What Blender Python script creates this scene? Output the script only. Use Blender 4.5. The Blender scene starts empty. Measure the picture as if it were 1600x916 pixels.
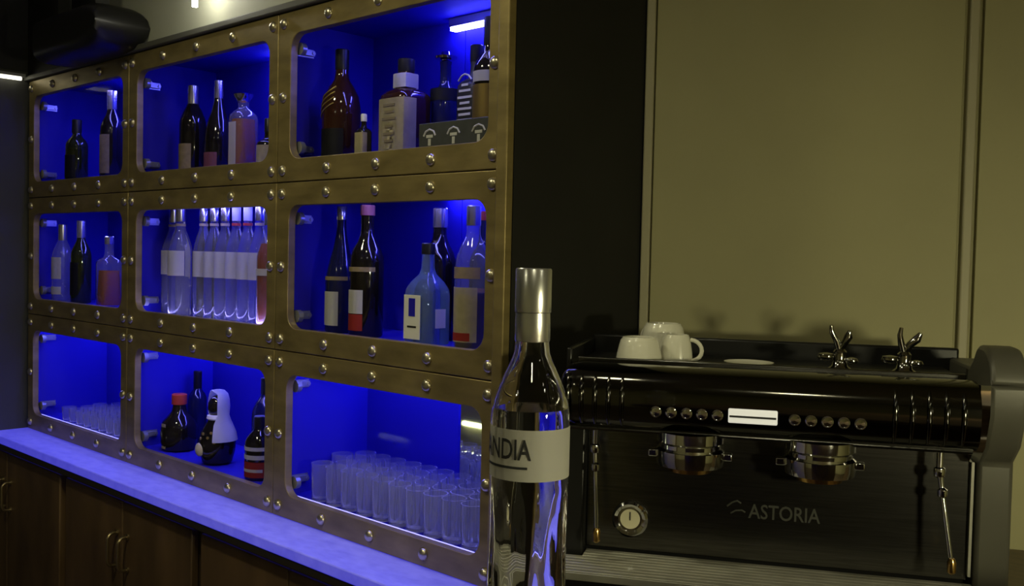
import bpy, bmesh, math, random
from mathutils import Matrix, Vector
random.seed(7)
S = bpy.context.scene
C = S.collection
PI = math.pi

# ------------------------------------------------------------------ camera, world, exposure
CAM = Vector((1.2733, -1.3288, 1.5384))
RIGHT = Vector((0.72264, 0.69086, 0.02246)); UP = Vector((-0.04217, 0.01163, 0.99904)); FWD = Vector((-0.68994, 0.72290, -0.03754))
cd = bpy.data.cameras.new('camera'); cam = bpy.data.objects.new('camera', cd); C.objects.link(cam)
cam.matrix_world = Matrix(((RIGHT.x, UP.x, -FWD.x, CAM.x), (RIGHT.y, UP.y, -FWD.y, CAM.y), (RIGHT.z, UP.z, -FWD.z, CAM.z), (0, 0, 0, 1)))
cd.sensor_width = 36; cd.lens = 1550/1600*36; cd.clip_start = 0.02
S.camera = cam
w = bpy.data.worlds.new('world'); S.world = w; w.use_nodes = True
w.node_tree.nodes['Background'].inputs[0].default_value = (0.9, 0.85, 0.7, 1)
w.node_tree.nodes['Background'].inputs[1].default_value = 0.004
S.view_settings.view_transform = 'Standard'; S.view_settings.look = 'None'
S.view_settings.gamma = 1; S.view_settings.use_curve_mapping = False
S.view_settings.exposure = 0.0
S.cycles.transparent_max_bounces = 48
S.cycles.max_bounces = 24; S.cycles.transmission_bounces = 24; S.cycles.glossy_bounces = 6
S.cycles.sample_clamp_indirect = 4
LED_RGB = (0.13, 0.13, 1.0)
LED_POWER = 50.0
WARM = (1.0, 0.94, 0.56)

# ------------------------------------------------------------------ materials
MATS = {}
def mat(name, base, rough=.5, metal=0., noise=0., scale=20., stretch=(1, 1, 1), bump=0., emit=None, estr=0., trans=0., ior=1.45, spec=.5, coat=0.):
    m = bpy.data.materials.new(name); m.use_nodes = True
    nt = m.node_tree; b = nt.nodes['Principled BSDF']
    b.inputs['Base Color'].default_value = (*base, 1)
    b.inputs['Roughness'].default_value = rough; b.inputs['Metallic'].default_value = metal
    b.inputs['IOR'].default_value = ior; b.inputs['Transmission Weight'].default_value = trans
    b.inputs['Specular IOR Level'].default_value = spec; b.inputs['Coat Weight'].default_value = coat
    if emit:
        b.inputs['Emission Color'].default_value = (*emit, 1); b.inputs['Emission Strength'].default_value = estr
    if noise or bump:
        tc = nt.nodes.new('ShaderNodeTexCoord'); mp = nt.nodes.new('ShaderNodeMapping'); mp.inputs['Scale'].default_value = stretch
        n = nt.nodes.new('ShaderNodeTexNoise'); n.inputs['Scale'].default_value = scale; n.inputs['Detail'].default_value = 5
        nt.links.new(tc.outputs['Object'], mp.inputs[0]); nt.links.new(mp.outputs[0], n.inputs['Vector'])
        if noise:
            r = nt.nodes.new('ShaderNodeValToRGB'); e = r.color_ramp.elements
            e[0].position = .3; e[1].position = .7
            e[0].color = (*[c*(1-noise) for c in base], 1); e[1].color = (*[min(1, c*(1+noise)) for c in base], 1)
            nt.links.new(n.outputs['Fac'], r.inputs[0]); nt.links.new(r.outputs[0], b.inputs['Base Color'])
        if bump:
            bp = nt.nodes.new('ShaderNodeBump'); bp.inputs['Strength'].default_value = bump; bp.inputs['Distance'].default_value = .004
            nt.links.new(n.outputs['Fac'], bp.inputs['Height']); nt.links.new(bp.outputs[0], b.inputs['Normal'])
    MATS[name] = m
    return m
def thin_glass(name, tint, ior=1.45, gain=1.0, rough=.03, diffuse_share=0., diffuse_rgb=(.85, .86, .9)):
    m = bpy.data.materials.new(name); m.use_nodes = True; nt = m.node_tree
    nt.nodes.remove(nt.nodes['Principled BSDF']); out = nt.nodes['Material Output']
    t = nt.nodes.new('ShaderNodeBsdfTransparent'); t.inputs[0].default_value = (*tint, 1)
    g = nt.nodes.new('ShaderNodeBsdfGlossy'); g.inputs['Roughness'].default_value = rough; g.inputs[0].default_value = (1, 1, 1, 1)
    f = nt.nodes.new('ShaderNodeLayerWeight'); f.inputs[0].default_value = .5
    pw = nt.nodes.new('ShaderNodeMath'); pw.operation = 'POWER'; pw.inputs[1].default_value = 4.0
    mu = nt.nodes.new('ShaderNodeMath'); mu.operation = 'MULTIPLY_ADD'; mu.inputs[1].default_value = .75*gain; mu.inputs[2].default_value = .04*gain; mu.use_clamp = True
    nt.links.new(f.outputs['Facing'], pw.inputs[0])
    x = nt.nodes.new('ShaderNodeMixShader')
    nt.links.new(pw.outputs[0], mu.inputs[0]); nt.links.new(mu.outputs[0], x.inputs[0])
    src = t
    if diffuse_share:      # diffuse part added to catch light where glints stay weak
        df = nt.nodes.new('ShaderNodeBsdfDiffuse'); df.inputs[0].default_value = (*diffuse_rgb, 1)
        src = nt.nodes.new('ShaderNodeMixShader'); src.inputs[0].default_value = diffuse_share
        nt.links.new(t.outputs[0], src.inputs[1]); nt.links.new(df.outputs[0], src.inputs[2])
    nt.links.new(src.outputs[0], x.inputs[1]); nt.links.new(g.outputs[0], x.inputs[2]); nt.links.new(x.outputs[0], out.inputs[0])
    MATS[name] = m
    return m
mat('bronze', (.31, .24, .098), .42, .5, .28, 9, (1, 1, 3), .08)
mat('rivet_metal', (.62, .56, .40), .28, .9)
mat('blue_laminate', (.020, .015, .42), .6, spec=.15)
mat('black_panel', (.012, .012, .011), .6, 0, .2, 6)
mat('mirror', (.85, .88, .82), .03, 1.)
mat('hinge_metal', (.42, .43, .46), .3, .7)
mat('led', (.8, .8, .9), .5, emit=LED_RGB, estr=LED_POWER)
mat('led_low', (.8, .8, .9), .5, emit=LED_RGB, estr=LED_POWER*.55)
mat('led_front_fill', (.8, .8, .9), .5, emit=(.20, .20, 1.0), estr=LED_POWER*.75)
mat('led_sill_fill', (.8, .8, .9), .5, emit=(.22, .21, 1.0), estr=2.2)
mat('led_soft', (.8, .8, .9), .5, emit=(.35, .33, 1.0), estr=34)
mat('alu', (.6, .6, .6), .35, .9)
mat('wall_paint', (.39, .365, .19), .6, 0, .06, 3)
mat('wall_trim', (.42, .39, .25), .5)
mat('wall_grey', (.055, .056, .052), .7, 0, .1, 4)
mat('bulkhead', (.42, .43, .34), .6, 0, .08, 3)
mat('cornice', (.10, .10, .085), .5)
mat('ceiling', (.55, .53, .42), .8, 0, .05, 3)
mat('floor', (.10, .07, .045), .4, 0, .3, 4, (1, 8, 1))
mat('black_gloss', (.010, .010, .010), .35)
mat('stone', (.36, .36, .40), .38, 0, .22, 22, (1, 2, 1), .05, emit=(.055, .05, .85), estr=.55)  # blue emission added, stands in for blue light falling on the slab
mat('dark_edge', (.025, .020, .013), .5)
mat('cab_wood', (.125, .075, .034), .5, 0, .4, 7, (1, 1, .35))
mat('cab_stile', (.05, .032, .017), .5, 0, .3, 7, (1, 1, .3))
mat('pull_metal', (.35, .28, .16), .3, .9)
thin_glass('pane', (.985, .985, .985), 1.2, .06)
thin_glass('clear_glass', (.93, .95, .96), 1.5, 1.6, diffuse_share=.07)
thin_glass('tumbler_glass', (.95, .96, .98), 1.5, 2.6, .08, diffuse_share=.03)
thin_glass('rim_highlight', (.9, .92, .96), 1.5, 2.2, .1, diffuse_share=.85)  # pale rims and bases painted in for specular highlights
thin_glass('blue_glass', (.35, .55, .95), 1.5, 1.6, diffuse_share=.06)
thin_glass('green_glass', (.25, .36, .10), 1.5, 1.4, diffuse_share=.12, diffuse_rgb=(.12, .14, .03))
thin_glass('amber_liquid', (.85, .33, .05), 1.3, .6, diffuse_share=.45, diffuse_rgb=(.50, .15, .018))
thin_glass('orange_liquid', (.95, .42, .08), 1.3, .6, diffuse_share=.5, diffuse_rgb=(.65, .20, .02))
thin_glass('red_liquid', (.45, .05, .02), 1.3, .8, diffuse_share=.5, diffuse_rgb=(.45, .05, .02))
mat('real_glass', (.97, .98, 1.0), .0, trans=.945, ior=1.46)  # transmission below full: diffuse remainder added to brighten the clear glass
mat('vodka_glass', (.97, .98, 1.0), .0, trans=.93, ior=1.36)
mat('gin_glass', (.45, .66, 1.0), .0, trans=.86, ior=1.36)
mat('dark_glass', (.010, .008, .006), .06, spec=.8)
mat('brown_glass', (.035, .012, .006), .06, spec=.8)
mat('red_glass', (.12, .012, .008), .08, spec=.8)
mat('navy_glass', (.01, .012, .06), .06, spec=.8)
mat('label_white', (.78, .77, .72), .6)
mat('label_cream', (.62, .55, .34), .6, 0, .1, 60)
mat('label_tan', (.50, .40, .20), .6, 0, .15, 60)
mat('label_black', (.015, .015, .016), .5)
mat('label_red', (.50, .05, .04), .6)
mat('label_pink', (.38, .13, .13), .6)
mat('label_gold', (.55, .40, .12), .35, .7)
mat('cap_silver', (.75, .75, .74), .25, .9)
mat('cap_black', (.014, .014, .014), .35)
mat('cap_white', (.75, .75, .75), .4)
mat('cap_red', (.50, .06, .03), .4)
mat('carton_grey', (.055, .06, .062), .5, 0, .15, 40)
mat('ink_pale', (.55, .55, .52), .6)
mat('ink_brown', (.22, .18, .10), .6)
mat('ink_dark', (.02, .02, .022), .5)
mat('porcelain', (.74, .72, .60), .25, coat=.4)
mat('chrome', (.80, .80, .80), .07, 1.)
mat('black_chrome', (.10, .097, .088), .10, 1.)
mat('valve_chrome', (.40, .39, .36), .10, 1.)
mat('brass', (.70, .45, .16), .2, 1.)
mat('dark_steel', (.14, .136, .125), .24, 1., .2, 14, (1, 1, 30))
mat('machine_black', (.012, .012, .012), .3)
mat('machine_side', (.10, .096, .075), .42, .15, .1, 8)
mat('tray_steel', (.36, .35, .29), .42, .3, .15, 20)
mat('gauge_face', (.62, .58, .40), .5)
mat('display', (.6, .6, .55), .3, emit=(1, .97, .85), estr=.45)
mat('logo_metal', (.05, .05, .042), .5, .1)
mat('bottle_glass', (1, 1, 1), 0., trans=1., ior=1.38)
mat('frost_label', (.62, .61, .55), .55)
mat('bar_wood', (.10, .065, .035), .35, 0, .3, 8, (1, 6, 1))
mat('white_cloth', (.78, .78, .78), .85, 0, .05, 30)
mat('lamp_glow', (1, 1, 1), .5, emit=(1.0, .95, .78), estr=14)
mat('hanging_glow', (1, 1, 1), .5, emit=(1.0, .96, .8), estr=45)
mat('tube_glow', (1, 1, 1), .5, emit=(1.0, .95, .72), estr=2.5)
mat('tube_green', (1, 1, 1), .5, emit=(.95, 1.0, .55), estr=4)

# ------------------------------------------------------------------ mesh helpers
def box(bm, x0, x1, y0, y1, z0, z1):
    v = [bm.verts.new(p) for p in ((x0,y0,z0),(x1,y0,z0),(x1,y1,z0),(x0,y1,z0),(x0,y0,z1),(x1,y0,z1),(x1,y1,z1),(x0,y1,z1))]
    for f in ((3,2,1,0),(4,5,6,7),(0,1,5,4),(1,2,6,5),(2,3,7,6),(3,0,4,7)): bm.faces.new([v[i] for i in f])
def loft(bm, rings, cap0=True, cap1=True, closed=False):
    R = [[bm.verts.new(p) for p in r] for r in rings]; n = len(R[0])
    prs = list(zip(R, R[1:])) + ([(R[-1], R[0])] if closed else [])
    for a, b in prs:
        for i in range(n): bm.faces.new((a[i], a[(i+1) % n], b[(i+1) % n], b[i]))
    if not closed:
        if cap0: bm.faces.new(R[0][::-1])
        if cap1: bm.faces.new(R[-1])
def ring(r, z, n=20, sq=0., cx=0., cy=0., flat=1.):
    pts = []
    for i in range(n):
        a = 2*PI*(i+.5)/n; c, s = math.cos(a), math.sin(a)
        k = 1.
        if sq > 0:
            e = 2+6*sq; k = 1/((abs(c)**e+abs(s)**e)**(1/e))
        pts.append((cx+r*k*c, cy+r*k*s*flat, z))
    return pts
def lathe(bm, prof, n=20, cx=0., cy=0., flat=1., cap0=True, cap1=True):
    loft(bm, [ring(max(p[0], 1e-4), p[1], n, p[2] if len(p) > 2 else 0, cx, cy, flat) for p in prof], cap0, cap1)
def tube(bm, path, rad, n=8, caps=True):
    P = [Vector(p) for p in path]; rings = []; up = Vector((0, 0, 1)); prev = None
    for i, p in enumerate(P):
        t = (P[min(i+1, len(P)-1)]-P[max(i-1, 0)]).normalized()
        if prev is None:
            a = t.cross(up if abs(t.z) < .9 else Vector((1, 0, 0))).normalized()
        else:
            a = (prev - t*prev.dot(t)).normalized()
        prev = a; b = t.cross(a); r = rad[i] if isinstance(rad, (list, tuple)) else rad
        rings.append([p + a*math.cos(2*PI*k/n)*r + b*math.sin(2*PI*k/n)*r for k in range(n)])
    loft(bm, rings, caps, caps)
def prism(bm, poly, axis, a, b):
    def pt(p, t):
        return {'x': (t, p[0], p[1]), 'y': (p[0], t, p[1]), 'z': (p[0], p[1], t)}[axis]
    loft(bm, [[pt(p, a) for p in poly], [pt(p, b) for p in poly]])
def BM(fn, *a, **k):
    bm = bmesh.new(); fn(bm, *a, **k); return bm
def mesh_of(name, bm, m, smooth=40):
    bmesh.ops.recalc_face_normals(bm, faces=bm.faces[:])
    me = bpy.data.meshes.new(name); bm.to_mesh(me); bm.free()
    me.materials.append(MATS[m])
    if smooth:
        for p in me.polygons: p.use_smooth = True
        me.set_sharp_from_angle(angle=math.radians(smooth))
    return me
def link(name, me, parent=None, loc=(0, 0, 0), rot=None, label=None):
    o = bpy.data.objects.new(name, me); C.objects.link(o); o.parent = parent; o.location = loc
    if rot: o.rotation_euler = rot
    if label: o['label'] = label
    return o
def obj(name, bm, m, parent=None, loc=(0, 0, 0), rot=None, smooth=40, label=None, bevel=0):
    o = link(name, mesh_of(name, bm, m, smooth), parent, loc, rot, label)
    if bevel:
        b = o.modifiers.new('bevel', 'BEVEL'); b.width = bevel; b.segments = 2; b.limit_method = 'ANGLE'; b.angle_limit = math.radians(50)
    return o
def tag(o, label, cat, group=None):
    o['label'] = label; o['category'] = cat
    if group: o['group'] = group
    return o
def thing(name, label, cat, loc=(0, 0, 0), rz=0, group=None):
    o = bpy.data.objects.new(name, None); C.objects.link(o); o.location = loc; o.rotation_euler = (0, 0, rz); o.empty_display_size = .05
    return tag(o, label, cat, group)
def struct(name, bm, m, parent=None, **k):
    o = obj(name, bm, m, parent, **k)
    if parent is None: o['kind'] = 'structure'
    return o
def bx(*a): return BM(box, *a)
def wrap_text(s, size_x, size_z, r, ang_end, z0, zc_mat, parent, name='lettering', flip=1):
    """text bent around a vertical cylinder of radius r; the text ends at angle ang_end"""
    me = text_mesh(s); xs = [v.co.x for v in me.vertices]; ys = [v.co.y for v in me.vertices]
    x0, x1, y0, y1 = min(xs), max(xs), min(ys), max(ys)
    for v in me.vertices:
        u = (v.co.x-x1)/(x1-x0)*size_x; a = ang_end+u/r
        v.co = (r*math.cos(a), r*math.sin(a), z0+(v.co.y-y0)/(y1-y0)*size_z)
    me.materials.clear(); me.materials.append(MATS[zc_mat])
    return link(name, me, parent)
def text_mesh(s, cuts=0):
    cu = bpy.data.curves.new('t', 'FONT'); cu.body = s; cu.resolution_u = 3; cu.offset = .012
    to = bpy.data.objects.new('t', cu); C.objects.link(to)
    bpy.context.view_layer.update()
    me = bpy.data.meshes.new_from_object(to.evaluated_get(bpy.context.evaluated_depsgraph_get()))
    bpy.data.objects.remove(to); bpy.data.curves.remove(cu)
    return me
def flat_text(s, w_, h_, loc, rot, m, parent, name='lettering'):
    me = text_mesh(s); xs = [v.co.x for v in me.vertices]; ys = [v.co.y for v in me.vertices]
    for v in me.vertices:
        v.co = ((v.co.x-min(xs))/(max(xs)-min(xs))*w_, (v.co.y-min(ys))/(max(ys)-min(ys))*h_, 0)
    me.materials.clear(); me.materials.append(MATS[m])
    return link(name, me, parent, loc, rot)

# ------------------------------------------------------------------ room
XL, YB, ZC = -2.335, .40, 2.60
UX, UY = .86881, .49514                   # direction of the wall behind the machine
struct('floor', bx(-2.6, 4.0, -4.2, 2.6, -.05, 0), 'floor')
struct('ceiling', bx(-2.6, 4.0, -4.2, 2.6, ZC, ZC+.05), 'ceiling')
struct('wall_left', bx(XL-.1, XL, -4.2, .5, 0, ZC), 'wall_grey')
struct('wall_front', bx(-2.6, 4.0, -4.2, -4.1, 0, ZC), 'wall_paint')
struct('wall_right', bx(3.9, 4.0, -4.1, 2.6, 0, ZC), 'wall_paint')
struct('wall_rear', bx(XL, .0, YB+.005, YB+.10, 0, ZC), 'wall_grey')
# angled wall behind the espresso machine (own axes: x along the wall, y away from the camera)
AW = math.atan2(UY, UX)
wb = struct('wall_back', bx(0, 4.6, .012, .12, 0, ZC), 'wall_paint', loc=(0, YB, 0), rot=(0, 0, AW))
for a, b in ((.0235, .629), (.6645, 1.29), (1.325, 1.95), (1.985, 2.6), (2.635, 3.25), (3.285, 3.9)):
    obj('panel', bx(a, b, 0, .012, 0, ZC), 'wall_paint', wb, bevel=.0015)
for a, b in ((.0015, .0205), (.638, .656), (1.299, 1.317), (1.959, 1.977), (2.609, 2.627), (3.259, 3.277)):
    obj('batten', bx(a, b, -.004, .012, 0, ZC), 'wall_trim', wb, bevel=.003)
# bulkhead above the shelving, cornice
struct('wall_bulkhead', bx(XL, -.030, .015, YB, 2.115, ZC), 'bulkhead')
struct('trim_2', bx(XL+.0005, XL+.004, -4.0, .0, 2.135, ZC-.001), 'black_panel')
struct('wall_bulkhead_end', bx(XL+.003, -1.75, .002, .0145, 2.119, ZC), 'black_panel')
o = struct('trim_1', bx(XL+.003, -.030, -.012, .014, 2.101, 2.118), 'cornice', bevel=.003)

# ------------------------------------------------------------------ back bar cabinet with nine riveted doors
Z0 = .90; H = .40
CX = [-2.315, -1.5602, -.7801, -.0286]     # door seams
cab = thing('back_bar_cabinet', 'tall back bar cabinet of nine riveted bronze framed doors lit blue inside', 'cabinet', (0, 0, Z0))
def zz(z): return z-Z0
obj('end_panel', bx(-.0275, .0, .003, YB-.002, zz(.90), zz(ZC-.003)), 'black_panel', cab, label='tall black end panel')
obj('end_post', bx(-.0278, .0, -.018, .0025, zz(.90), zz(ZC-.003)), 'bronze', cab, bevel=.003)
obj('side_panel', bx(XL+.002, -2.296, .024, .29, zz(.90), zz(2.10)), 'blue_laminate', cab)
for x in (CX[1], CX[2]):
    obj('divider', bx(x-.018, x+.018, .024, .29, zz(.905), zz(2.095)), 'blue_laminate', cab)
obj('side_panel', bx(-.045, -.028, .024, .29, zz(.905), zz(2.095)), 'blue_laminate', cab)
inner = [(-2.296, CX[1]-.018), (CX[1]+.018, CX[2]-.018), (CX[2]+.018, -.045)]
for c, (a, b) in enumerate(inner):
    for k, (z0, z1) in enumerate(((.901, .946), (1.285, 1.346), (1.685, 1.746), (2.085, 2.099))):
        obj('shelf_board', bx(a, b, .024, .2695, zz(z0), zz(z1)), 'blue_laminate', cab)
    for r in range(3):
        zt = 2.1-.4*r; xm = b-.375
        if (c, r) == (2, 2):
            obj('back_panel', bx(a, -.418, .270, .288, zz(zt-.4), zz(zt)), 'blue_laminate', cab)
            obj('mirror_panel', bx(-.4175, b, .274, .288, zz(zt-.4), zz(zt)), 'mirror', cab, label='mirror panel in the back of the lowest right compartment')
        else:
            obj('back_panel', bx(a, xm-.0012, .270, .288, zz(zt-.4), zz(zt)), 'blue_laminate', cab)
            obj('back_panel', bx(xm+.0012, b, .270, .288, zz(zt-.4), zz(zt)), 'blue_laminate', cab)
        lx = a+.03 if r == 2 else b-.405
        if r == 0: zb, zd = .034, .0425
        else: zb, zd = .021, .0255
        ld = obj('led_bar', bx(lx, b-.03, .244, .268, zz(zt-zb), zz(zt-.0155)), 'alu', cab)
        obj('diffuser', bx(lx+.003, b-.033, .246, .264, zz(zt-zd), zz(zt-zb-.0003)), 'led_low' if r == 2 else 'led', ld, label='glowing blue light strip')

for c, (a, b) in enumerate(inner):
    for r in range(3):
        zt = 2.1-.4*r; lx = a+.05 if r == 2 else b-.46
        ld = obj('added_front_led_bar', bx(lx, b-.03, .026, .042, zz(zt-.021), zz(zt-.0155)), 'alu', cab)  # hidden strips added to light labels and glasses from the front
        obj('diffuser', bx(lx+.003, b-.033, .028, .040, zz(zt-.0245), zz(zt-.0213)), 'led_front_fill', ld, label='hidden blue light strip added behind the top rail')
for (c, r, m) in ((1, 1, 'led_soft'), (2, 2, 'led_sill_fill'), (0, 2, 'led_sill_fill')):  # strips added to light bottles and glass bases from below
    zf = 2.1-.4*(r+1)+.0462; a, b = inner[c]
    fs = obj('floor_strip', bx(a+.02, b-.02, .0245, .0300, zz(zf), zz(zf+.0033)), 'alu', cab)
    obj('diffuser', bx(a+.021, b-.021, .0250, .0295, zz(zf+.0036), zz(zf+.006)), m, fs, label='pale blue light strip added on the compartment floor')
def rrect(x0, x1, z0, z1, rad, n=6):
    pts = []
    for cx, cz, a0 in ((x1-rad, z1-rad, 0), (x0+rad, z1-rad, 90), (x0+rad, z0+rad, 180), (x1-rad, z0+rad, 270)):
        for i in range(n+1):
            a = math.radians(a0+90*i/n); pts.append((cx+rad*math.cos(a), cz+rad*math.sin(a)))
    return pts
def frame_bm(x0, x1, z0, z1, ix0, ix1, iz0, iz1, rad, t):
    bm = bmesh.new(); E_ = []
    for loop in ([(x0, z0), (x1, z0), (x1, z1), (x0, z1)], rrect(ix0, ix1, iz0, iz1, rad)):
        v = [bm.verts.new((p[0], 0, p[1])) for p in loop]
        E_ += [bm.edges.new((v[i], v[(i+1) % len(v)])) for i in range(len(v))]
    bmesh.ops.triangle_fill(bm, edges=E_, use_beauty=True)
    g = bmesh.ops.extrude_face_region(bm, geom=bm.faces[:])
    bmesh.ops.translate(bm, verts=[e for e in g['geom'] if isinstance(e, bmesh.types.BMVert)], vec=(0, t, 0))
    return bm
dome = []
for i in range(7):
    a = PI/2*i/6; dome.append((.0125*math.cos(a)+.0004, .0095*math.sin(a)))
rv_me = mesh_of('rivet', BM(lathe, [(.0135, -.001), (.0135, .0012)]+dome, 14), 'rivet_metal', 60)
def hinge_bm():
    bm = bmesh.new()
    box(bm, .0005, .003, .0, .050, -.010, .010)      # plate on the side wall
    box(bm, .003, .013, .004, .046, -.006, .006)     # arm
    tube(bm, [(.010, .042, .0), (.016, .042, .0)], .0045, 8)
    tube(bm, [(.010, .012, .0), (.016, .012, .0)], .0045, 8)
    box(bm, .004, .040, -.010, .006, -.007, .007)
    tube(bm, [(.034, -.012, 0), (.034, .0, 0)], .015, 14)  # cup
    return bm
hg_me = mesh_of('hinge', hinge_bm(), 'hinge_metal')
RN = ['top', 'middle', 'bottom']; CN = ['left', 'centre', 'right']
for c in range(3):
    for r in range(3):
        x0, x1 = CX[c]+.0012, CX[c+1]-.0012; z1 = 2.1-.4*r-.0012; z0 = z1-.3976
        ix0 = x0+(.050 if c else .042); ix1 = x1-.038; iz0, iz1 = z0+.0535, z1-.0535
        d = obj('cabinet_door', frame_bm(x0, x1, zz(z0), zz(z1), ix0, ix1, zz(iz0), zz(iz1), .036, .020), 'bronze', cab, smooth=35, bevel=.0016)
        # glass fixed behind the frame
        obj('glass_pane', bx(ix0-.012, ix1+.012, .0205, .0235, zz(iz0-.012), zz(iz1+.012)), 'pane', d, smooth=0)
        rx0, rx1 = x0+.0225, x1-.0215; rz0, rz1 = zz(z0)+.0262, zz(z1)-.0262
        pos = [(rx0+(rx1-rx0)*k/4, z) for k in range(5) for z in (rz0, rz1)] + [(rx0, (rz0+rz1)/2), (rx1, (rz0+rz1)/2)]
        for (x, z) in pos:
            link('rivet', rv_me, d, (x, 0, z), (PI/2, 0, 0))
        hx = inner[c][0]
        for z in (zz(iz1)-.030, zz(iz0)+.028):
            link('hinge', hg_me, d, (hx, .036, z))

# ------------------------------------------------------------------ countertop and base cabinets
ct = thing('countertop', 'long pale stone countertop given a blue glow below the riveted doors', 'countertop', (0, 0, .868))
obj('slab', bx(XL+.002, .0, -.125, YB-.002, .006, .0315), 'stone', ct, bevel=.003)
obj('edge_strip', bx(XL+.002, .0, -.122, -.09, -.014, .0055), 'dark_edge', ct, bevel=.002, label='dark edge moulding under the slab')
def pull_bm():
    bm = bmesh.new()
    pts = [(0, 0, .045), (0, -.012, .046)]
    for i in range(9):
        a = PI/2*i/8; pts.append((0, -.012-.016*math.sin(a), .046-.016*(1-math.cos(a))))
    for i in range(9):
        a = PI/2*i/8; pts.append((0, -.028+.016*(1-math.cos(a)), -.030-.016*math.sin(a)))
    pts += [(0, 0, -.046)]
    tube(bm, pts, .0048, 8)
    for z in (.0455, -.046): tube(bm, [(0, .0, z), (0, -.004, z)], .009, 12)
    return bm
pull_me = mesh_of('handle', pull_bm(), 'pull_metal')
units = [(-2.330, -1.770, -2.222, 'dark brown base cabinet at the far left end below the blue counter'),
         (-1.7685, -.963, -1.364, 'dark brown base cabinet with two arched pulls side by side below the counter'),
         (-.9615, -.158, -.560, 'dark brown base cabinet at the lower frame edge, right of the paired pulls'),]
for (a, b, g, lab) in units:
    u = thing('base_cabinet', lab, 'cabinet', ((a+b)/2, 0, 0)); ox = (a+b)/2
    obj('body', bx(a-ox, b-ox, -.078, .38, .08, .8505), 'cab_stile', u)
    obj('plinth', bx(a-ox, b-ox, -.03, .36, 0, .0795), 'black_panel', u)
    for (p, q, side) in ((a+.022, g-.002, 1), (g+.002, b-.022, -1)):
        d = obj('door', bx(p-ox, q-ox, -.100, -.079, .10, .838), 'cab_wood', u, bevel=.003)
        hx = (q-.030 if side == 1 else p+.030)-ox
        link('handle', pull_me, d, (hx, -.100, .70))
u = thing('filler_cabinet', 'narrow dark brown filler cabinet at the counter end', 'cabinet', (-.08, 0, 0))
obj('body', bx(-.076, .074, -.078, .38, .08, .8505), 'cab_stile', u)
obj('front', bx(-.074, .072, -.1, -.0785, .10, .838), 'cab_wood', u, bevel=.003)

# ------------------------------------------------------------------ black rounded canopy, tube lamp, hanging tube light, upper left
cn = thing('canopy', 'black rounded canopy box hanging over the upper left shelves', 'canopy', (-1.8, 0, 2.090))
def canopy_bm():
    bm = bmesh.new(); rings = []
    N = 40
    for t in [0, .3, .5, .65, .72, .80, .86, .91, .95, .98, 1.0]:
        x = -.10 + t*.44
        k = 1. if t < .66 else max(.0006, 1-((t-.66)/.34)**3.0)**(1/3)
        rings.append([(x, -.065*1.0+.080*(1 if math.cos(2*PI*i/N) > 0 else -1)*abs(math.cos(2*PI*i/N))**.5, .072+.066*k*(1 if math.sin(2*PI*i/N) > 0 else -1)*abs(math.sin(2*PI*i/N))**.5) for i in range(N)])
    loft(bm, rings); return bm
obj('shell', canopy_bm(), 'black_gloss', cn)
obj('bracket', bx(-.06, -.02, -.10, -.06, .125, .5065), 'black_panel', cn)
obj('bracket', bx(.2, .24, -.10, -.06, .125, .5065), 'black_panel', cn)
tl = thing('wall_tube_lamp', 'short glowing tube lamp on the left wall below the black canopy', 'lamp', (XL, -.10, 2.10))
obj('housing', bx(.001, .030, -.14, .085, .012, .022), 'alu', tl)
obj('tube', BM(tube, [(.018, -.135, .006), (.018, .075, .006)], .006, 10), 'tube_glow', tl)
pl = thing('hanging_tube_light', 'thin bright tube light hanging above the middle top door', 'lamp', (-1.088, -.05, 2.155))
obj('tube', BM(tube, [(0, 0, 0), (0, 0, .14)], .007, 12), 'hanging_glow', pl)
obj('cable', BM(tube, [(0, 0, .1405), (0, 0, ZC-2.155)], .002, 6), 'cap_black', pl)

# ------------------------------------------------------------------ room lamps outside the picture
def ceiling_lamp(x, y, power, lab, size=.18):
    t = thing('ceiling_lamp', lab, 'lamp', (x, y, ZC), group='ceiling lamps of the bar room')
    obj('ring', BM(loft, [ring(.10, -.001, 24), ring(.10, -.03, 24), ring(.085, -.03, 24), ring(.085, -.001, 24)], closed=True), 'cap_white', t)
    obj('lens', BM(lathe, [(.084, -.012), (.084, -.006)], 24), 'lamp_glow', t)
    l = bpy.data.lights.new('lamp', 'AREA'); l.shape = 'DISK'; l.size = size; l.energy = power; l.color = WARM
    lo = bpy.data.objects.new('lamp_light', l); C.objects.link(lo); lo.parent = t; lo.location = (0, 0, -.035)
ceiling_lamp(-.55, -1.0, 7, 'round ceiling lamp over the aisle facing the middle doors')
ceiling_lamp(.35, -.75, 1.5, 'round ceiling lamp over the aisle by the espresso machine')
ceiling_lamp(1.6, -1.6, 2.5, 'round ceiling lamp over the guest side of the bar')
ceiling_lamp(2.6, -.4, .8, 'round ceiling lamp near the far right wall')
ceiling_lamp(.2, -3.0, 2.5, 'round ceiling lamp over the guest area')
pd = thing('added_pendant_lamp', 'unseen black cone pendant lamp added low over the guest side of the bar', 'lamp', (1.9, -.6, 1.46))  # added out of view to light the wall from low down
obj('shade', BM(loft, [ring(.13, 0, 28), ring(.03, .14, 28), ring(.028, .14, 28), ring(.126, 0, 28)], closed=True), 'cap_black', pd)
obj('bulb', BM(lathe, [(.001, .015), (.02, .022), (.028, .04), (.02, .07), (.012, .1)], 16), 'lamp_glow', pd)
obj('cable', BM(tube, [(0, 0, .141), (0, 0, ZC-1.46)], .003, 6), 'cap_black', pd)
l = bpy.data.lights.new('pendant', 'POINT'); l.energy = 40; l.color = WARM; l.shadow_soft_size = .06
lo = bpy.data.objects.new('added_pendant_light', l); C.objects.link(lo); lo.parent = pd; lo.location = (0, 0, -.02)

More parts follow.
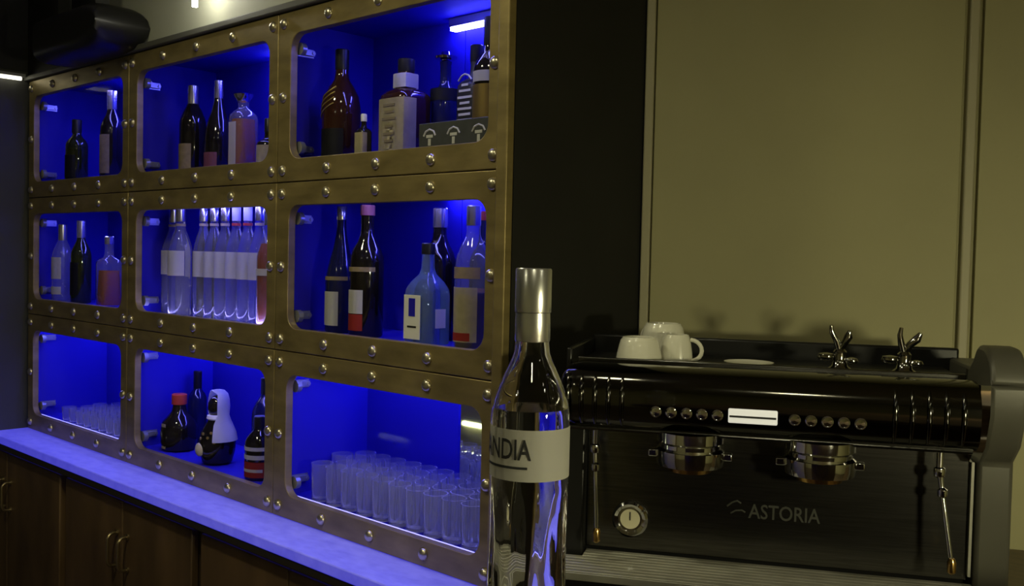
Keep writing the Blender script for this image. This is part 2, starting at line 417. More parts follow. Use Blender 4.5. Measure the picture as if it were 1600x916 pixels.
# ------------------------------------------------------------------ bars
# service bar opposite the shelves (seen in the mirror)
sb = thing('service_bar', 'long bar counter facing the shelves across the aisle', 'bar counter', (-1.2, -1.65, 0))
obj('front', bx(-1.12, 1.12, .20, .235, 0, 1.10), 'wall_paint', sb)
obj('body', bx(-1.12, 1.12, -.22, .1995, 0, 1.10), 'bar_wood', sb)
obj('top', bx(-1.13, 1.13, -.28, .245, 1.1005, 1.14), 'bar_wood', sb, bevel=.004)
ul = thing('under_bar_lamp', 'short yellowish tube lamp fixed to the bar front, mirrored beside the tumblers', 'lamp', (-2.075, -1.415, .73))
obj('housing', bx(-.09, .09, .0005, .02, .012, .03), 'alu', ul)
obj('tube', BM(tube, [(-.085, .012, 0), (.085, .012, 0)], .011, 10), 'tube_green', ul)
# machine counter
O = Vector((.24085, -.13902, 0)); MB_Z = .98
RX, RY = Vector((UX, UY, 0)), Vector((-UY, UX, 0))
def mw(x, y, z): return O+RX*x+RY*y+Vector((0, 0, z))
def wpt(x, y): p = mw(x, y, 0); return (p.x, p.y)
poly = [wpt(-.03, -.05), wpt(1.5, -.05), wpt(1.5, .583), wpt(.074, .583), wpt(-.03, .405)]
mcn = thing('machine_counter', 'dark wooden counter carrying the espresso machine', 'counter', (0, 0, 0))
obj('top', BM(prism, poly, 'z', MB_Z-.035, MB_Z), 'bar_wood', mcn)
poly2 = [wpt(-.01, -.02), wpt(1.46, -.02), wpt(1.46, .575), wpt(.085, .575), wpt(-.01, .40)]
obj('body', BM(prism, poly2, 'z', 0, MB_Z-.0355), 'cab_stile', mcn)
# bar in the foreground below the frame
F2 = Vector((FWD.x, FWD.y, 0)).normalized(); R2 = Vector((F2.y, -F2.x, 0))
BZ = 1.184
def fb(l_, f_): p = CAM+R2*l_+F2*f_; return (p.x, p.y)
fbr = thing('foreground_bar', 'dark wooden bar top in the foreground under the clear bottle', 'bar counter', (0, 0, 0))
obj('top', BM(prism, [fb(-.05, -.1), fb(.9, -.1), fb(.9, 1.03), fb(-.05, 1.03)], 'z', BZ-.04, BZ), 'bar_wood', fbr)
obj('body', BM(prism, [fb(-.03, .45), fb(.85, .45), fb(.85, .95), fb(-.03, .95)], 'z', 0, BZ-.0405), 'bar_wood', fbr)

# ------------------------------------------------------------------ bottles
PROF = {  # (radius fraction, height fraction, squareness); necks in absolute radius via negative radius
 'wine':  [(.92,0),(1,.012),(1,.56),(.97,.61),(.82,.67),(.56,.73),(.42,.78),(.38,.83),(.38,.96),(.40,.965),(.40,1)],
 'spirit':[(.92,0),(1,.012),(1,.60),(.96,.64),(.80,.69),(.52,.74),(.40,.78),(.38,.82),(.38,.97),(.40,.975),(.40,1)],
 'vodka': [(.93,0),(1,.015),(1,.55),(.985,.60),(.90,.655),(.66,.735),(.46,.785),(.40,.81),(.38,.86),(.38,1)],
 'cone':  [(.90,0),(1,.015),(1,.40),(.93,.48),(.75,.58),(.52,.68),(.36,.78),(.30,.86),(.30,1)],
 'square':[(.95,0,.8),(1,.012,.9),(1,.60,.9),(.97,.64,.8),(.80,.68,.5),(.50,.71,.1),(.42,.76),(.40,.82),(.40,1)],
 'gin':   [(.95,0,.8),(1,.02,.9),(1,.50,.9),(.96,.55,.8),(.78,.62,.5),(.45,.70,.1),(.37,.76),(.35,.86),(.35,1)],
 'decanter':[(.93,0,.3),(1,.015,.4),(1,.66,.4),(.96,.71,.3),(.78,.76),(.50,.79),(.44,.81),(.44,.88)],
 'flask': [(.70,0),(.80,.015),(.92,.18),(1,.36),(.99,.50),(.88,.60),(.64,.68),(.40,.74),(.33,.80),(.33,1)],
 'jug':   [(.92,0),(1,.015),(1,.48),(.98,.53),(.80,.57),(.48,.60),(.36,.64),(.32,.70),(.34,.74),(.34,1)],
 'grenade':[(.80,0),(.92,.02),(1,.15),(1,.40),(.9,.52),(.62,.62),(.42,.70),(.36,.78),(.36,1)],
}
def rad_at(prof, f):
    for a, b in zip(prof, prof[1:]):
        if a[1] <= f <= b[1]:
            t = (f-a[1])/max(1e-6, b[1]-a[1]); return a[0]+(b[0]-a[0])*t
    return prof[-1][0]
def band_bm(R, z0, z1, a0, a1, n=14, sq=0.):
    bm = bmesh.new(); rows = []
    for z in (z0, z1):
        row = []
        for i in range(n+1):
            a = a0+(a1-a0)*i/n; c, s = math.cos(a), math.sin(a)
            k = 1. if sq <= 0 else 1/((abs(c)**(2+6*sq)+abs(s)**(2+6*sq))**(1/(2+6*sq)))
            row.append(bm.verts.new((R*k*c, R*k*s, z)))
        rows.append(row)
    for i in range(n): bm.faces.new((rows[0][i], rows[0][i+1], rows[1][i+1], rows[1][i]))
    bmesh.ops.solidify(bm, geom=bm.faces[:], thickness=.0006)
    return bm
def bottle(name, lab, x, y, row, h, r, shape, glass, cap=None, caph=.16, capr=None, labels=(), liquid=None, fill=.6, cat='bottle', group=None, rz=0, z=None, sq=None, capsq=None):
    fl = (2.1-.4*(row+1)+.0465) if z is None else z
    t = thing(name, lab, cat, (x, y, fl), rz, group)
    P = PROF[shape]
    obj('body', BM(lathe, [(p[0]*r, p[1]*h) + tuple(p[2:]) for p in P], 24), glass, t, smooth=50)
    top = P[-1][1]*h; nr = P[-1][0]*r
    if liquid:
        Q = [(max(.002, p[0]*r-.0022), p[1]*h+.003*(i == 0)) + tuple(p[2:]) for i, p in enumerate(P) if p[1] < fill]
        Q.append((rad_at(P, fill)*r-.0022, fill*h))
        Q[0] = (Q[0][0], .005) + tuple(Q[0][2:])
        Q[1] = (Q[1][0], .007) + tuple(Q[1][2:])
        obj('liquid', BM(lathe, Q, 20), liquid, t, smooth=50)
    if cap:
        cr = capr or nr+.0012
        obj('cap', BM(loft, [ring(cr*.98, top-caph*h, 18), ring(cr, top-caph*h+.001, 18), ring(cr, top+.001, 18), ring(cr*.86, top+.003, 18)]), cap, t)
    for (z0, z1, half, m) in labels:
        f = max(rad_at(P, z0), rad_at(P, z1)); q = .9 if shape in ('square', 'gin') else (.4 if shape == 'decanter' else 0)
        obj('label', band_bm(f*r+.0012, z0*h, z1*h, -PI/2-math.radians(half), -PI/2+math.radians(half), 14, q), m, t)
    return t
G = 'bottles on the blue lit shelves'
# top left compartment
bottle('spirit_bottle', 'short dark bottle, left of the pair in the top left compartment', -2.125, .085, 0, .215, .036, 'spirit', 'green_glass', 'cap_black', .2, labels=[(.1, .45, 60, 'label_black')], liquid='green_glass', fill=.55, group=G)
bottle('wine_bottle', 'tall dark bottle with long pale capsule in the top left compartment', -1.937, .12, 0, .300, .036, 'wine', 'dark_glass', 'cap_silver', .20, labels=[(.10, .52, 55, 'label_tan')], group=G)
# top centre compartment
bottle('liqueur_bottle', 'round shouldered dark bottle with tan label, leftmost in the top centre compartment', -1.425, .13, 0, .265, .038, 'vodka', 'dark_glass', 'cap_silver', .22, labels=[(.05, .36, 55, 'label_tan')], group=G)
bottle('cone_bottle', 'dark cone shouldered bottle with small pink label in the top centre compartment', -1.298, .14, 0, .268, .038, 'cone', 'dark_glass', 'cap_silver', .2, labels=[(.05, .24, 55, 'label_pink')], group=G)
d = bottle('decanter_bottle', 'amber decanter with a wide glass stopper in the top centre compartment', -1.115, .11, 0, .215, .033, 'decanter', 'clear_glass', None, labels=[(.08, .62, 28, 'label_white')], liquid='amber_liquid', fill=.66, group=G)
obj('stopper', BM(lathe, [(.010, .186), (.016, .190), (.024, .202), (.027, .209), (.020, .213)], 20), 'chrome', d)
bottle('spirit_bottle', 'bottle with cream label half hidden by the frame in the top centre compartment', -.975, .10, 0, .13, .030, 'jug', 'dark_glass', 'cap_black', .25, labels=[(.06, .48, 70, 'label_cream')], group=G)
# top right compartment
d = bottle('cognac_bottle', 'broad rounded dark red bottle with slanting gold stripes in the top right compartment', -.664, .10, 0, .268, .046, 'flask', 'brown_glass', 'cap_black', .17, labels=[(.04, .30, 60, 'label_black')], group=G)
for k in range(4):
    pts = []
    for i in range(10):
        t_ = i/9; a = -PI/2-math.radians(75)+math.radians(105)*t_; f = .36+.05*k+.16*t_
        R = rad_at(PROF['flask'], f)*.046+.0012; pts.append((R*math.cos(a), R*math.sin(a), f*.268))
    obj('stripe', BM(tube, pts, .0014, 6), 'label_gold', d)
d = bottle('whiskey_bottle', 'stout square bottle with big cream label and white neck band in the top right compartment', -.446, .115, 0, .222, .045, 'square', 'brown_glass', 'cap_black', .12, labels=[(.05, .60, 80, 'label_cream'), (.72, .86, 170, 'label_white')], group=G)
for k, (z_, w_) in enumerate(((.115, .040), (.100, .030), (.085, .046), (.068, .026), (.052, .038), (.036, .030))):
    obj('print', bx(-w_/2, w_/2, -.0485, -.0476, z_, z_+.005), 'ink_brown', d)
bottle('miniature_bottle', 'miniature bottle with cream label in front of the stout square bottle', -.512, .05, 0, .098, .0145, 'square', 'dark_glass', 'cap_white', .14, labels=[(.05, .60, 80, 'label_cream')], group=G)
d = bottle('stoppered_bottle', 'tall dark bottle with a flat glass stopper behind the grey carton', -.398, .19, 0, .225, .033, 'spirit', 'navy_glass', None, labels=[(.60, .72, 170, 'label_black')], group=G)
obj('stopper', BM(lathe, [(.010, .2255), (.012, .229), (.024, .231), (.026, .236), (.012, .241), (.010, .247), (.004, .249)], 18), 'chrome', d)
d = bottle('whiskey_bottle', 'black square bottle with pale lettering standing on the right in the top right compartment', -.262, .155, 0, .236, .033, 'square', 'label_black', 'cap_black', .14, group=G)
for k, (z_, w_) in enumerate(((.148, .020), (.136, .036), (.122, .044), (.110, .030), (.098, .042), (.086, .036), (.074, .046), (.062, .028))):
    obj('print', bx(-w_/2, w_/2, -.0340, -.0331, z_, z_+.005), 'ink_pale', d)
obj('print', BM(tube, [(-.020, -.0335, .160), (-.010, -.0335, .170), (0, -.0335, .173), (.010, -.0335, .170), (.020, -.0335, .160)], .002, 6), 'ink_pale', d)
bottle('whiskey_bottle', 'dark bottle with pale yellow label cut by the right edge of the top right compartment', -.170, .105, 0, .272, .034, 'spirit', 'dark_glass', 'cap_black', .2, labels=[(.22, .50, 70, 'label_gold'), (.52, .60, 70, 'label_white')], group=G)
cb = thing('gift_carton', 'low dark grey carton with pale emblems in front of the black bottles', 'carton', (-.195, .052, 1.7465), 0)
obj('body', bx(-.106, .106, -.022, .022, 0, .0605), 'carton_grey', cb, bevel=.0015)
for x in (-.072, .0, .072):
    obj('emblem', BM(tube, [(x-.018, -.0222, .034), (x-.012, -.0222, .043), (x, -.0222, .047), (x+.012, -.0222, .043), (x+.018, -.0222, .034)], .0022, 6), 'ink_pale', cb)
    obj('emblem', bx(x-.010, x+.010, -.0228, -.0221, .030, .036), 'ink_pale', cb)
    obj('emblem', bx(x-.004, x+.004, -.0228, -.0221, .014, .028), 'ink_pale', cb)
# middle left compartment
bottle('spirit_bottle', 'clear bottle with white label, leftmost in the middle left compartment', -2.185, .064, 1, .262, .034, 'vodka', 'clear_glass', 'cap_silver', .2, labels=[(.10, .20, 60, 'label_white'), (.30, .58, 60, 'label_white')], group=G)
bottle('wine_bottle', 'slim green bottle, middle one of three in the middle left compartment', -2.085, .085, 1, .275, .033, 'wine', 'green_glass', 'cap_silver', .2, labels=[(.10, .50, 50, 'label_black')], liquid='green_glass', fill=.55, group=G)
bottle('spirit_bottle', 'clear bottle half full of orange liquor in the middle left compartment', -1.86, .08, 1, .222, .033, 'square', 'clear_glass', 'cap_silver', .1, labels=[], liquid='orange_liquid', fill=.52, group=G)
# middle centre compartment: row of clear vodka bottles
VB = 'clear vodka bottles in the middle centre compartment'
vx = [(-1.505, .115, 'leftmost clear vodka bottle, behind its neighbour in the middle centre compartment'), (-1.376, .069, 'clear vodka bottle second from the left, with wide white label, in the middle centre compartment')]
for i, x in enumerate((-1.262, -1.205, -1.148, -1.091, -1.034, -.977)):
    vx.append((x, .078, ['first', 'second', 'third', 'fourth', 'fifth', 'sixth'][i]+' clear vodka bottle from the left in the tight row of six'))
for i, (x, y, lab) in enumerate(vx):
    r_ = .034 if i < 2 else .0275
    b = bottle('vodka_bottle', lab, x, y, 1, .308, r_, 'vodka', 'vodka_glass', 'cap_silver' if i in (0, 1, 2, 3, 4, 7) else 'cap_white', .13, labels=[(.37, .60, 80, 'label_white')], group=VB)
    if i in (5, 6):
        obj('neck_ring', BM(lathe, [(.0125, .255), (.0125, .262)], 16), 'label_red', b, label='red neck ring')
    else:
        obj('neck_ring', BM(lathe, [(.38*r_+.0016, .255), (.38*r_+.0016, .262)], 16), 'label_tan', b)
bottle('spirit_bottle', 'slim black bottle in the gap of the vodka row', -1.385, .165, 1, .30, .028, 'wine', 'dark_glass', 'cap_black', .2, group=G)
bottle('liqueur_bottle', 'red brown bottle at the right end of the vodka row', -.912, .066, 1, .290, .032, 'vodka', 'clear_glass', 'cap_silver', .12, labels=[(.44, .50, 100, 'label_white')], liquid='red_liquid', fill=.72, group=G)
# middle right compartment
bottle('vermouth_bottle', 'dark bottle with tall white label, leftmost in the middle right compartment', -.656, .10, 1, .297, .036, 'cone', 'navy_glass', 'cap_silver', .1, labels=[(.06, .33, 45, 'label_white'), (.42, .45, 80, 'label_tan')], group=G)
d = bottle('wine_bottle', 'black wine bottle with white and red label in the middle right compartment', -.531, .08, 1, .297, .039, 'wine', 'dark_glass', 'label_pink', .07, labels=[(.18, .36, 40, 'label_white'), (.05, .175, 40, 'label_red'), (.50, .535, 80, 'label_tan')], group=G)
d = bottle('gin_bottle', 'square blue bottle with narrow white label in the middle right compartment', -.314, .074, 1, .212, .0385, 'gin', 'gin_glass', 'cap_black', .10, labels=[], group=G)
obj('label', bx(-.026, .026, -.0428, -.0420, .012, .105), 'label_white', d, label='white front label')
obj('print', bx(-.010, .010, -.0436, -.0429, .060, .098), 'blue_laminate', d)
obj('print', bx(-.014, .014, -.0436, -.0429, .036, .040), 'ink_dark', d)
obj('side_label', bx(.0420, .0428, -.014, .014, .036, .076), 'label_white', d)
bottle('wine_bottle', 'tall dark bottle standing behind the square blue bottle', -.379, .165, 1, .292, .039, 'wine', 'dark_glass', 'cap_silver', .14, group=G)
bottle('spirit_bottle', 'purplish tall bottle in the back row right of the square blue bottle', -.278, .205, 1, .285, .032, 'spirit', 'navy_glass', 'cap_red', .06, labels=[(.05, .42, 90, 'label_pink')], group=G)
d = bottle('rum_bottle', 'clear necked bottle with tall cream label, rightmost in the middle right compartment', -.165, .062, 1, .288, .036, 'vodka', 'clear_glass', 'cap_silver', .13, labels=[(.06, .44, 62, 'label_cream'), (.50, .58, 70, 'label_tan')], liquid='brown_glass', fill=.40, group=G)
obj('label', band_bm(.0376, .020, .036, -PI/2-.7, -PI/2+.7), 'label_red', d)
bottle('spirit_bottle', 'dark bottle half hidden behind the bottle with the cream label', -.175, .185, 1, .296, .036, 'wine', 'dark_glass', 'cap_white', .2, group=G)
# bottom centre compartment
bottle('wine_bottle', 'slim dark bottle in the back left of the bottom centre compartment', -1.508, .20, 2, .215, .028, 'spirit', 'navy_glass', 'cap_black', .25, group=G)
d = bottle('herbal_bottle', 'squat black bottle with a red cap in the bottom centre compartment', -1.432, .10, 2, .162, .052, 'grenade', 'dark_glass', 'cap_red', .17, capr=.022, labels=[(.05, .50, 14, 'label_cream')], group=G)
d = thing('figure_bottle', 'pear shaped black bottle wearing a white hood in the bottom centre compartment', 'bottle', (-1.191, .087, .9465), group=G)
obj('body', BM(lathe, [(.030, 0), (.040, .006), (.048, .035), (.050, .060), (.045, .085), (.034, .108), (.025, .122), (.022, .132), (.020, .140)], 24), 'dark_glass', d)
obj('head', BM(lathe, [(.010, .128), (.022, .138), (.027, .152), (.026, .168), (.020, .180), (.010, .188), (.001, .190)], 20), 'dark_glass', d)
def hood_bm():
    bm = bmesh.new()
    rows = []
    for (z_, r_, a0, a1) in ((.206, .004, -200, 160), (.203, .018, -195, 140), (.194, .027, -205, 40), (.178, .0315, -212, -40+60), (.158, .033, 0-40, 190), (.136, .031, -42, 180), (.112, .040, -40, 150), (.088, .050, -36, 120), (.066, .0545, -26, 90)):
        a0, a1 = (-32, 205) if z_ < .2 else (-95, 255)
        if z_ < .13: a0, a1 = -45, 150-(.13-z_)*700
        rows.append([bm.verts.new((r_*math.cos(math.radians(a0+(a1-a0)*i/16)), r_*math.sin(math.radians(a0+(a1-a0)*i/16)), z_)) for i in range(17)])
    for p, q in zip(rows, rows[1:]):
        for i in range(16): bm.faces.new((p[i], p[i+1], q[i+1], q[i]))
    bmesh.ops.solidify(bm, geom=bm.faces[:], thickness=.002)
    return bm
obj('hood', hood_bm(), 'white_cloth', d, label='white hood draped down the right side')
obj('belly_patch', BM(lathe, [(.001, .0), (.012, .002), (.018, .006), (.019, .010)], 18), 'label_cream', d, loc=(-.012, -.0565, .042), rot=(-PI/2, 0, 0))
obj('collar', BM(lathe, [(.026, .122), (.030, .126), (.028, .134), (.024, .136)], 20), 'label_white', d)
for (a, z_) in ((-80, .088), (-62, .078), (-95, .074), (-50, .092), (-40, .066)):
    R = .047; obj('badge', BM(lathe, [(.001, 0), (.004, .001), (.004, .003)], 8), 'label_gold', d, loc=(R*math.cos(math.radians(a)), R*math.sin(math.radians(a)), z_), rot=(PI/2, 0, math.radians(a+90)))
bottle('spirit_bottle', 'tall dark bottle in the back right of the bottom centre compartment', -1.110, .19, 2, .235, .040, 'vodka', 'navy_glass', 'cap_black', .18, group=G)
d = bottle('striped_bottle', 'dark and white banded bottle with red label at the right of the bottom centre compartment', -.958, .075, 2, .160, .038, 'vodka', 'dark_glass', 'cap_black', .2, labels=[(.05, .30, 85, 'label_red'), (.34, .41, 85, 'label_white'), (.48, .54, 85, 'label_white')], group=G)
obj('print', band_bm(.0398, .022, .030, -PI/2-1.2, -PI/2+1.2), 'label_white', d)

# ------------------------------------------------------------------ glasses
def tumbler_bm(r0, r1, h, t=.0018, base=.008, n=18):
    bm = bmesh.new(); pr = [(r0*.96, 0), (r0, .002), (r1, h), (r1-t, h), (r0-t, base), (.001, base)]
    loft(bm, [ring(p[0], p[1], n) for p in pr], True, True); return bm
tb_me = mesh_of('tumbler', tumbler_bm(.0245, .0265, .090), 'real_glass', 50)
ORD = ['first', 'second', 'third', 'fourth', 'fifth', 'sixth', 'seventh', 'eighth', 'ninth', 'tenth', 'eleventh', 'twelfth']
def rim_faces(me, h):
    me.materials.append(MATS['rim_highlight'])
    for p in me.polygons:
        if p.center.z > h-.0004 or p.center.z < .0015: p.material_index = 1
rim_faces(tb_me, .090)
for j in range(4):
    for i in range(12):
        x = -.722+.0575*i+(.028 if j % 2 else 0); y = .062+.0505*j
        if x > -.075 or (i == 0 and j < 2): continue
        o = link('tumbler', tb_me, None, (x+random.uniform(-.0008, .0008), y, .9465))
        if j == 0: lab = ORD[i-1]+' tumbler from the left in the front row of the bottom right compartment'
        else: lab = 'clear tumbler in one of the rows behind the front row of the bottom right compartment'
        tag(o, lab, 'glass', 'tumblers in the bottom right compartment')
sg_me = mesh_of('shot_glass', tumbler_bm(.020, .024, .050), 'real_glass', 50)
rim_faces(sg_me, .050)
for j in range(4):
    for i in range(9):
        x = -2.10+.0555*i+(.026 if j % 2 else 0); y = .055+.052*j
        if x > -1.61: continue
        o = link('shot_glass', sg_me, None, (x, y, .9465))
        if j == 0: lab = ORD[i]+' small glass from the left in the front row of the bottom left compartment'
        else: lab = 'small clear glass in the rows behind the front row of the bottom left compartment'
        tag(o, lab, 'glass', 'small glasses in the bottom left compartment')

# ------------------------------------------------------------------ espresso machine
M = thing('espresso_machine', 'dark chrome two group espresso machine on the counter at right', 'espresso machine', (O.x, O.y, MB_Z), AW)
def mz(z): return z-MB_Z
obj('body', bx(.002, .632, .112, .36, mz(1.0), mz(1.352)), 'machine_black', M, bevel=.004)
for x in (.05, .58):
    for y in (.05, .32):
        obj('foot', BM(lathe, [(.018, 0), (.020, .004), (.015, .0195)], 14, x, y), 'machine_black', M)
obj('backsplash', bx(.037, .632, .100, .111, mz(1.052), mz(1.262)), 'dark_steel', M, bevel=.001)
obj('left_cheek', bx(.000, .036, .070, .111, mz(1.0), mz(1.262)), 'machine_black', M, bevel=.003)
obj('edge_strip', bx(.6325, .6365, .092, .111, mz(1.06), mz(1.255)), 'tray_steel', M)
def bar_bm():
    bm = bmesh.new(); rings = []; N = 36
    L = .625
    for x, k in [(-.003, .30), (-.001, .55), (.004, .76), (.011, .90), (.020, .97), (.032, 1), (.2, 1), (.42, 1), (L, 1)]:
        rings.append([(x, .062-.062*k*(1 if math.cos(2*PI*i/N) > 0 else -1)*abs(math.cos(2*PI*i/N))**.75, mz(1.315)+.052*(1-(1-k)*.8)*(1 if math.sin(2*PI*i/N) > 0 else -1)*abs(math.sin(2*PI*i/N))**.72) for i in range(N)])
    loft(bm, rings); return bm
fbar = obj('front_bar', bar_bm(), 'black_chrome', M, smooth=60, label='polished rounded control bar')
obj('lower_rim', BM(tube, [(.012, .030, mz(1.2645)), (.62, .030, mz(1.2645))], .004, 8), 'dark_steel', fbar)
obj('upper_rim', bx(.015, .622, .100, .108, mz(1.353), mz(1.3715)), 'dark_steel', fbar, bevel=.002)
btn = mesh_of('button', BM(lathe, [(.0088, -.002), (.0088, .003), (.0070, .0042), (.0066, .003), (.001, .0036)], 16), 'chrome', 45)
for k in range(5):
    for x0 in (.158, .366):
        link('button', btn, fbar, (x0+.0235*k, .0015, mz(1.301)), (PI/2, 0, 0))
obj('display', bx(.268, .341, -.004, .004, mz(1.291), mz(1.313)), 'display', fbar, bevel=.002, label='bright rectangular display')
obj('display_line', bx(.270, .339, -.0052, -.0042, mz(1.300), mz(1.303)), 'ink_dark', fbar)
highlight_rib = mesh_of('highlight_rib', BM(tube, [(0, .010, -.040), (0, .0005, -.028), (0, -.004, -.010), (0, -.004, .012), (0, .001, .028), (0, .010, .038)], [.002, .003, .0038, .0038, .003, .002], 10), 'black_chrome', 60)
for x in [.018+.0215*k for k in range(5)]+[.508+.0235*k for k in range(5)]:
    link('highlight_rib', highlight_rib, fbar, (x, .003, mz(1.315)))  # ribs shaped in to give the bar ends vertical highlight streaks
obj('top_plate', bx(.004, .628, .1085, .345, mz(1.3525), mz(1.3585)), 'machine_black', M)
obj('back_rail', bx(.0, .655, .346, .362, mz(1.345), mz(1.392)), 'machine_black', M, bevel=.004)
obj('left_rail', bx(-.006, .0035, .11, .3455, mz(1.345), mz(1.385)), 'machine_black', M, bevel=.003)
def side_poly():
    pts = [(.36, mz(1.0)), (.10, mz(1.0)), (.085, mz(1.02)), (.085, mz(1.24)), (.045, mz(1.27)), (.020, mz(1.32)), (.022, mz(1.365))]
    for i in range(8):
        a = math.radians(180-90*i/7); pts.append((.082+.060*math.cos(a), mz(1.365)+.052*math.sin(a)))
    pts += [(.115, mz(1.417)), (.135, mz(1.410)), (.155, mz(1.392)), (.18, mz(1.378)), (.36, mz(1.375))]
    return pts
obj('side_panel', BM(prism, side_poly(), 'x', .640, .690), 'machine_side', M, bevel=.010, label='satin grey side panel with rounded shoulder')
obj('side_trim', BM(prism, [(p[0]-.004, p[1]) for p in side_poly()[3:8]]+[(.10, mz(1.36)), (.10, mz(1.25))], 'x', .626, .6395), 'chrome', M)
# drip tray
tr = obj('drip_tray', bx(-.014, .640, -.030, .0695, mz(1.0), mz(1.040)), 'machine_black', M, bevel=.004)
obj('tray_back', bx(.037, .640, .0700, .0995, mz(1.0), mz(1.040)), 'machine_black', M)
obj('lip', bx(-.016, .642, -.034, -.0305, mz(1.034), mz(1.046)), 'tray_steel', tr, bevel=.001)
for k in range(9):
    y = -.029+.0142*k
    obj('slat', bx(-.013 if y < .055 else .038, .639, y, y+.0136, mz(1.0415), mz(1.0475)), 'tray_steel', tr, bevel=.0015)
obj('base_line', bx(-.010, .638, -.0325, -.0305, mz(1.018), mz(1.022)), 'tray_steel', tr)
# group heads
for x in (.209, .407):
    g = obj('group_head', BM(lathe, [(.040, mz(1.210)), (.052, mz(1.212)), (.054, mz(1.222)), (.054, mz(1.236)), (.049, mz(1.240)), (.049, mz(1.246)), (.053, mz(1.250)), (.053, mz(1.2655))], 28, x, .052), 'chrome', M)
    obj('gasket_ring', BM(lathe, [(.030, mz(1.202)), (.034, mz(1.202)), (.036, mz(1.2095))], 24, x, .052), 'brass', g, label='brass ring under the group')
    obj('lug', bx(x-.066, x-.052, .044, .060, mz(1.222), mz(1.234)), 'chrome', g, bevel=.002)
    obj('lug', bx(x+.052, x+.066, .044, .060, mz(1.222), mz(1.234)), 'chrome', g, bevel=.002)
# gauge
gg = obj('gauge', BM(lathe, [(.026, 0), (.030, .002), (.030, .007), (.026, .011), (.021, .009), (.020, .004)], 28), 'chrome', M, loc=(.111, .0998, mz(1.104)), rot=(PI/2, 0, 0))
obj('face', BM(lathe, [(.0165, .0042), (.0165, .0052)], 24), 'gauge_face', gg)
obj('needle', bx(-.001, .001, -.002, .012, .0054, .0060), 'ink_dark', gg)
# steam wands
for (xt, yt, xb, yb, zb) in ((.055, .058, .064, .038, 1.086), (.581, .058, .598, .030, 1.090)):
    wd = obj('steam_wand', BM(tube, [(xt, yt, mz(1.262)), (xt, yt, mz(1.232)), (xt+.2*(xb-xt), yt+.2*(yb-yt), mz(1.200)), (xb, yb, mz(zb))], [.005, .005, .0038, .0034], 10), 'chrome', M)
    obj('joint', BM(lathe, [(.003, -.009), (.008, -.006), (.009, 0), (.008, .006), (.003, .009)], 14), 'chrome', wd, loc=(xt, yt, mz(1.226)))
    obj('joint', BM(lathe, [(.003, -.008), (.007, -.005), (.0075, 0), (.007, .005), (.003, .008)], 14), 'chrome', wd, loc=(xt+.25*(xb-xt), yt+.25*(yb-yt), mz(1.196)))
    obj('tip', BM(lathe, [(.003, -.014), (.0062, -.011), (.0066, .004), (.004, .010)], 14), 'brass', wd, loc=(xb, yb, mz(zb)+.004))
# lettering on the backsplash
flat_text('ASTORIA', .112, .024, (.302, .0992, mz(1.121)), (PI/2, 0, 0), 'logo_metal', M)
obj('emblem', BM(tube, [(.268, .0992, mz(1.138)), (.276, .0992, mz(1.145)), (.284, .0992, mz(1.148)), (.290, .0992, mz(1.144))], .0016, 6), 'logo_metal', M)
obj('emblem', BM(tube, [(.274, .0992, mz(1.127)), (.282, .0992, mz(1.132)), (.292, .0992, mz(1.133)), (.297, .0992, mz(1.130))], .0014, 6), 'logo_metal', M)
# valve levers on top
for (x, tilt) in ((.441, .0), (.541, .45)):
    v = obj('valve', BM(lathe, [(.020, mz(1.359)), (.020, mz(1.364)), (.013, mz(1.369)), (.010, mz(1.380)), (.011, mz(1.392)), (.006, mz(1.398))], 18, x, .175), 'valve_chrome', M)
    obj('lever', BM(tube, [(x, .175, mz(1.390)), (x-.006, .172, mz(1.410)), (x-.014+.012*tilt, .170, mz(1.424)), (x-.016+.02*tilt, .168, mz(1.436))], [.006, .0055, .0045, .003], 10), 'valve_chrome', v)
    obj('lever', BM(tube, [(x, .175, mz(1.394)), (x+.007, .172, mz(1.408)), (x+.012+.012*tilt, .170, mz(1.418)), (x+.014+.02*tilt, .168, mz(1.428))], [.006, .006, .007, .0035], 10), 'valve_chrome', v)
    obj('wing', BM(lathe, [(.002, -.007), (.012, -.005), (.014, 0), (.012, .005), (.002, .007)], 16, flat=.7), 'valve_chrome', v, loc=(x-.022, .172, mz(1.383)))
    obj('wing', BM(lathe, [(.002, -.006), (.009, -.004), (.011, 0), (.009, .004), (.002, .006)], 16, flat=.7), 'valve_chrome', v, loc=(x+.018, .170, mz(1.378)))

# ------------------------------------------------------------------ cups on the machine
CZ = 1.3587
def cup(lab, x, y, r, h, hang, sides=24):
    p = mw(x, y, CZ); t = thing('coffee_cup', lab, 'cup', p, AW, 'white cups on the espresso machine')
    pr = [(r, 0), (r*1.0, .002), (r*.95, h*.35), (r*.86, h*.70), (r*.80, h*.88), (r*.74, h*.94), (r*.70, h), (r*.62, h), (r*.60, h*.95), (.001, h*.95)]
    inner = [(.001, h*.88), (r*.62, h*.86), (r*.82, h*.66), (r*.92, h*.33), (r*.94, 0)]
    bm = bmesh.new(); loft(bm, [ring(max(q[0], .0005), q[1], sides) for q in pr+inner], closed=True)
    obj('body', bm, 'porcelain', t)
    ca, sa = math.cos(hang), math.sin(hang); pts = []
    for i in range(11):
        a = PI*i/10; rr = r*.88+.020*math.sin(a); pts.append((ca*rr, sa*rr, h*.48+h*.36*math.cos(a)))
    obj('handle', BM(tube, pts, .0036, 8), 'porcelain', t)
    return t
cup('white cup upside down at the front left of the cups on the machine', .112, .152, .040, .046, 2.2)
cup('small white cup upside down with its handle to the right', .172, .188, .029, .050, -.25)
cup('tall white cup upside down behind the other two cups', .142, .262, .044, .064, 2.4)
p = mw(.295, .155, CZ)
o = obj('saucer', BM(lathe, [(.024, 0), (.026, .002), (.040, .010), (.041, .0115), (.038, .0105), (.024, .004), (.001, .004)], 28), 'porcelain', None, loc=p)
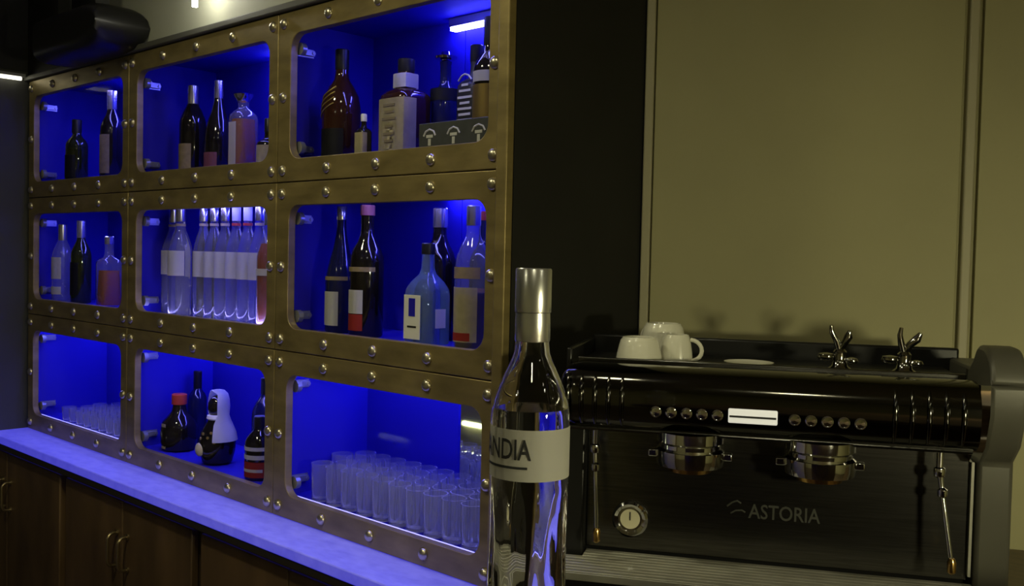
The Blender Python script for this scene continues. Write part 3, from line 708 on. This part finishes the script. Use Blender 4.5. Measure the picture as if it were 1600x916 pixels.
tag(o, 'white saucer lying on top of the machine right of the cups', 'saucer')

# ------------------------------------------------------------------ clear bottle in the foreground
bp_ = CAM+R2*.0212+F2*.985
FB = thing('vodka_bottle', 'clear vodka bottle with silver cap and pale lettered label in the foreground', 'bottle', (bp_.x, bp_.y, BZ), math.atan2(-F2.y, -F2.x))
def fg_bm():
    bm = bmesh.new(); N = 72; rings = []
    def rr(r, z, fl):
        pts = []
        for i in range(N):
            a = 2*PI*i/N; k = 1+fl*(.030*math.cos(9*a+.6*math.sin(z*70))+.015*math.cos(5*a+z*40)); pts.append((r*k*math.cos(a), r*k*math.sin(a), z))
        return pts
    out = [(.030, 0, 0), (.037, .003, .2), (.0385, .010, .6), (.0385, .03, .9), (.0382, .06, 1), (.0382, .09, 1), (.0386, .115, .6), (.0390, .130, 0), (.0392, .136, 0), (.0392, .190, 0), (.0388, .200, 0), (.0370, .211, 0), (.0325, .224, 0), (.0265, .238, 0), (.0210, .250, 0), (.0180, .258, 0), (.0168, .268, 0), (.0165, .298, 0)]
    inn = [(.0140, .298, 0), (.0142, .268, 0), (.0155, .257, 0), (.0185, .249, 0), (.0238, .238, 0), (.0298, .223, 0), (.0342, .209, 0), (.0355, .204, 0), (.001, .204, 0)]
    for r, z, f in out+inn: rings.append(rr(r, z, f))
    loft(bm, rings); return bm
obj('glass_body', fg_bm(), 'bottle_glass', FB, smooth=60)
obj('cap', BM(loft, [ring(.0180, .299, 32), ring(.0182, .3, 32), ring(.0182, .341, 32), ring(.0172, .3425, 32), ring(.0005, .3427, 32)]), 'cap_silver', FB, label='tall brushed silver cap')
obj('cap_ring', BM(loft, [ring(.0172, .270, 32), ring(.0176, .271, 32), ring(.0176, .2905, 32), ring(.0172, .2985, 32)]), 'cap_silver', FB)
lb = obj('label', band_bm(.0398, .137, .187, math.radians(-160), math.radians(88), 40), 'frost_label', FB, label='pale frosted label')
wrap_text('FINLANDIA', .098, .0200, .0408, math.radians(1), .158, 'ink_dark', FB)
obj('print', band_bm(.0403, .149, .1515, math.radians(-88), math.radians(-4), 20), 'carton_grey', FB)
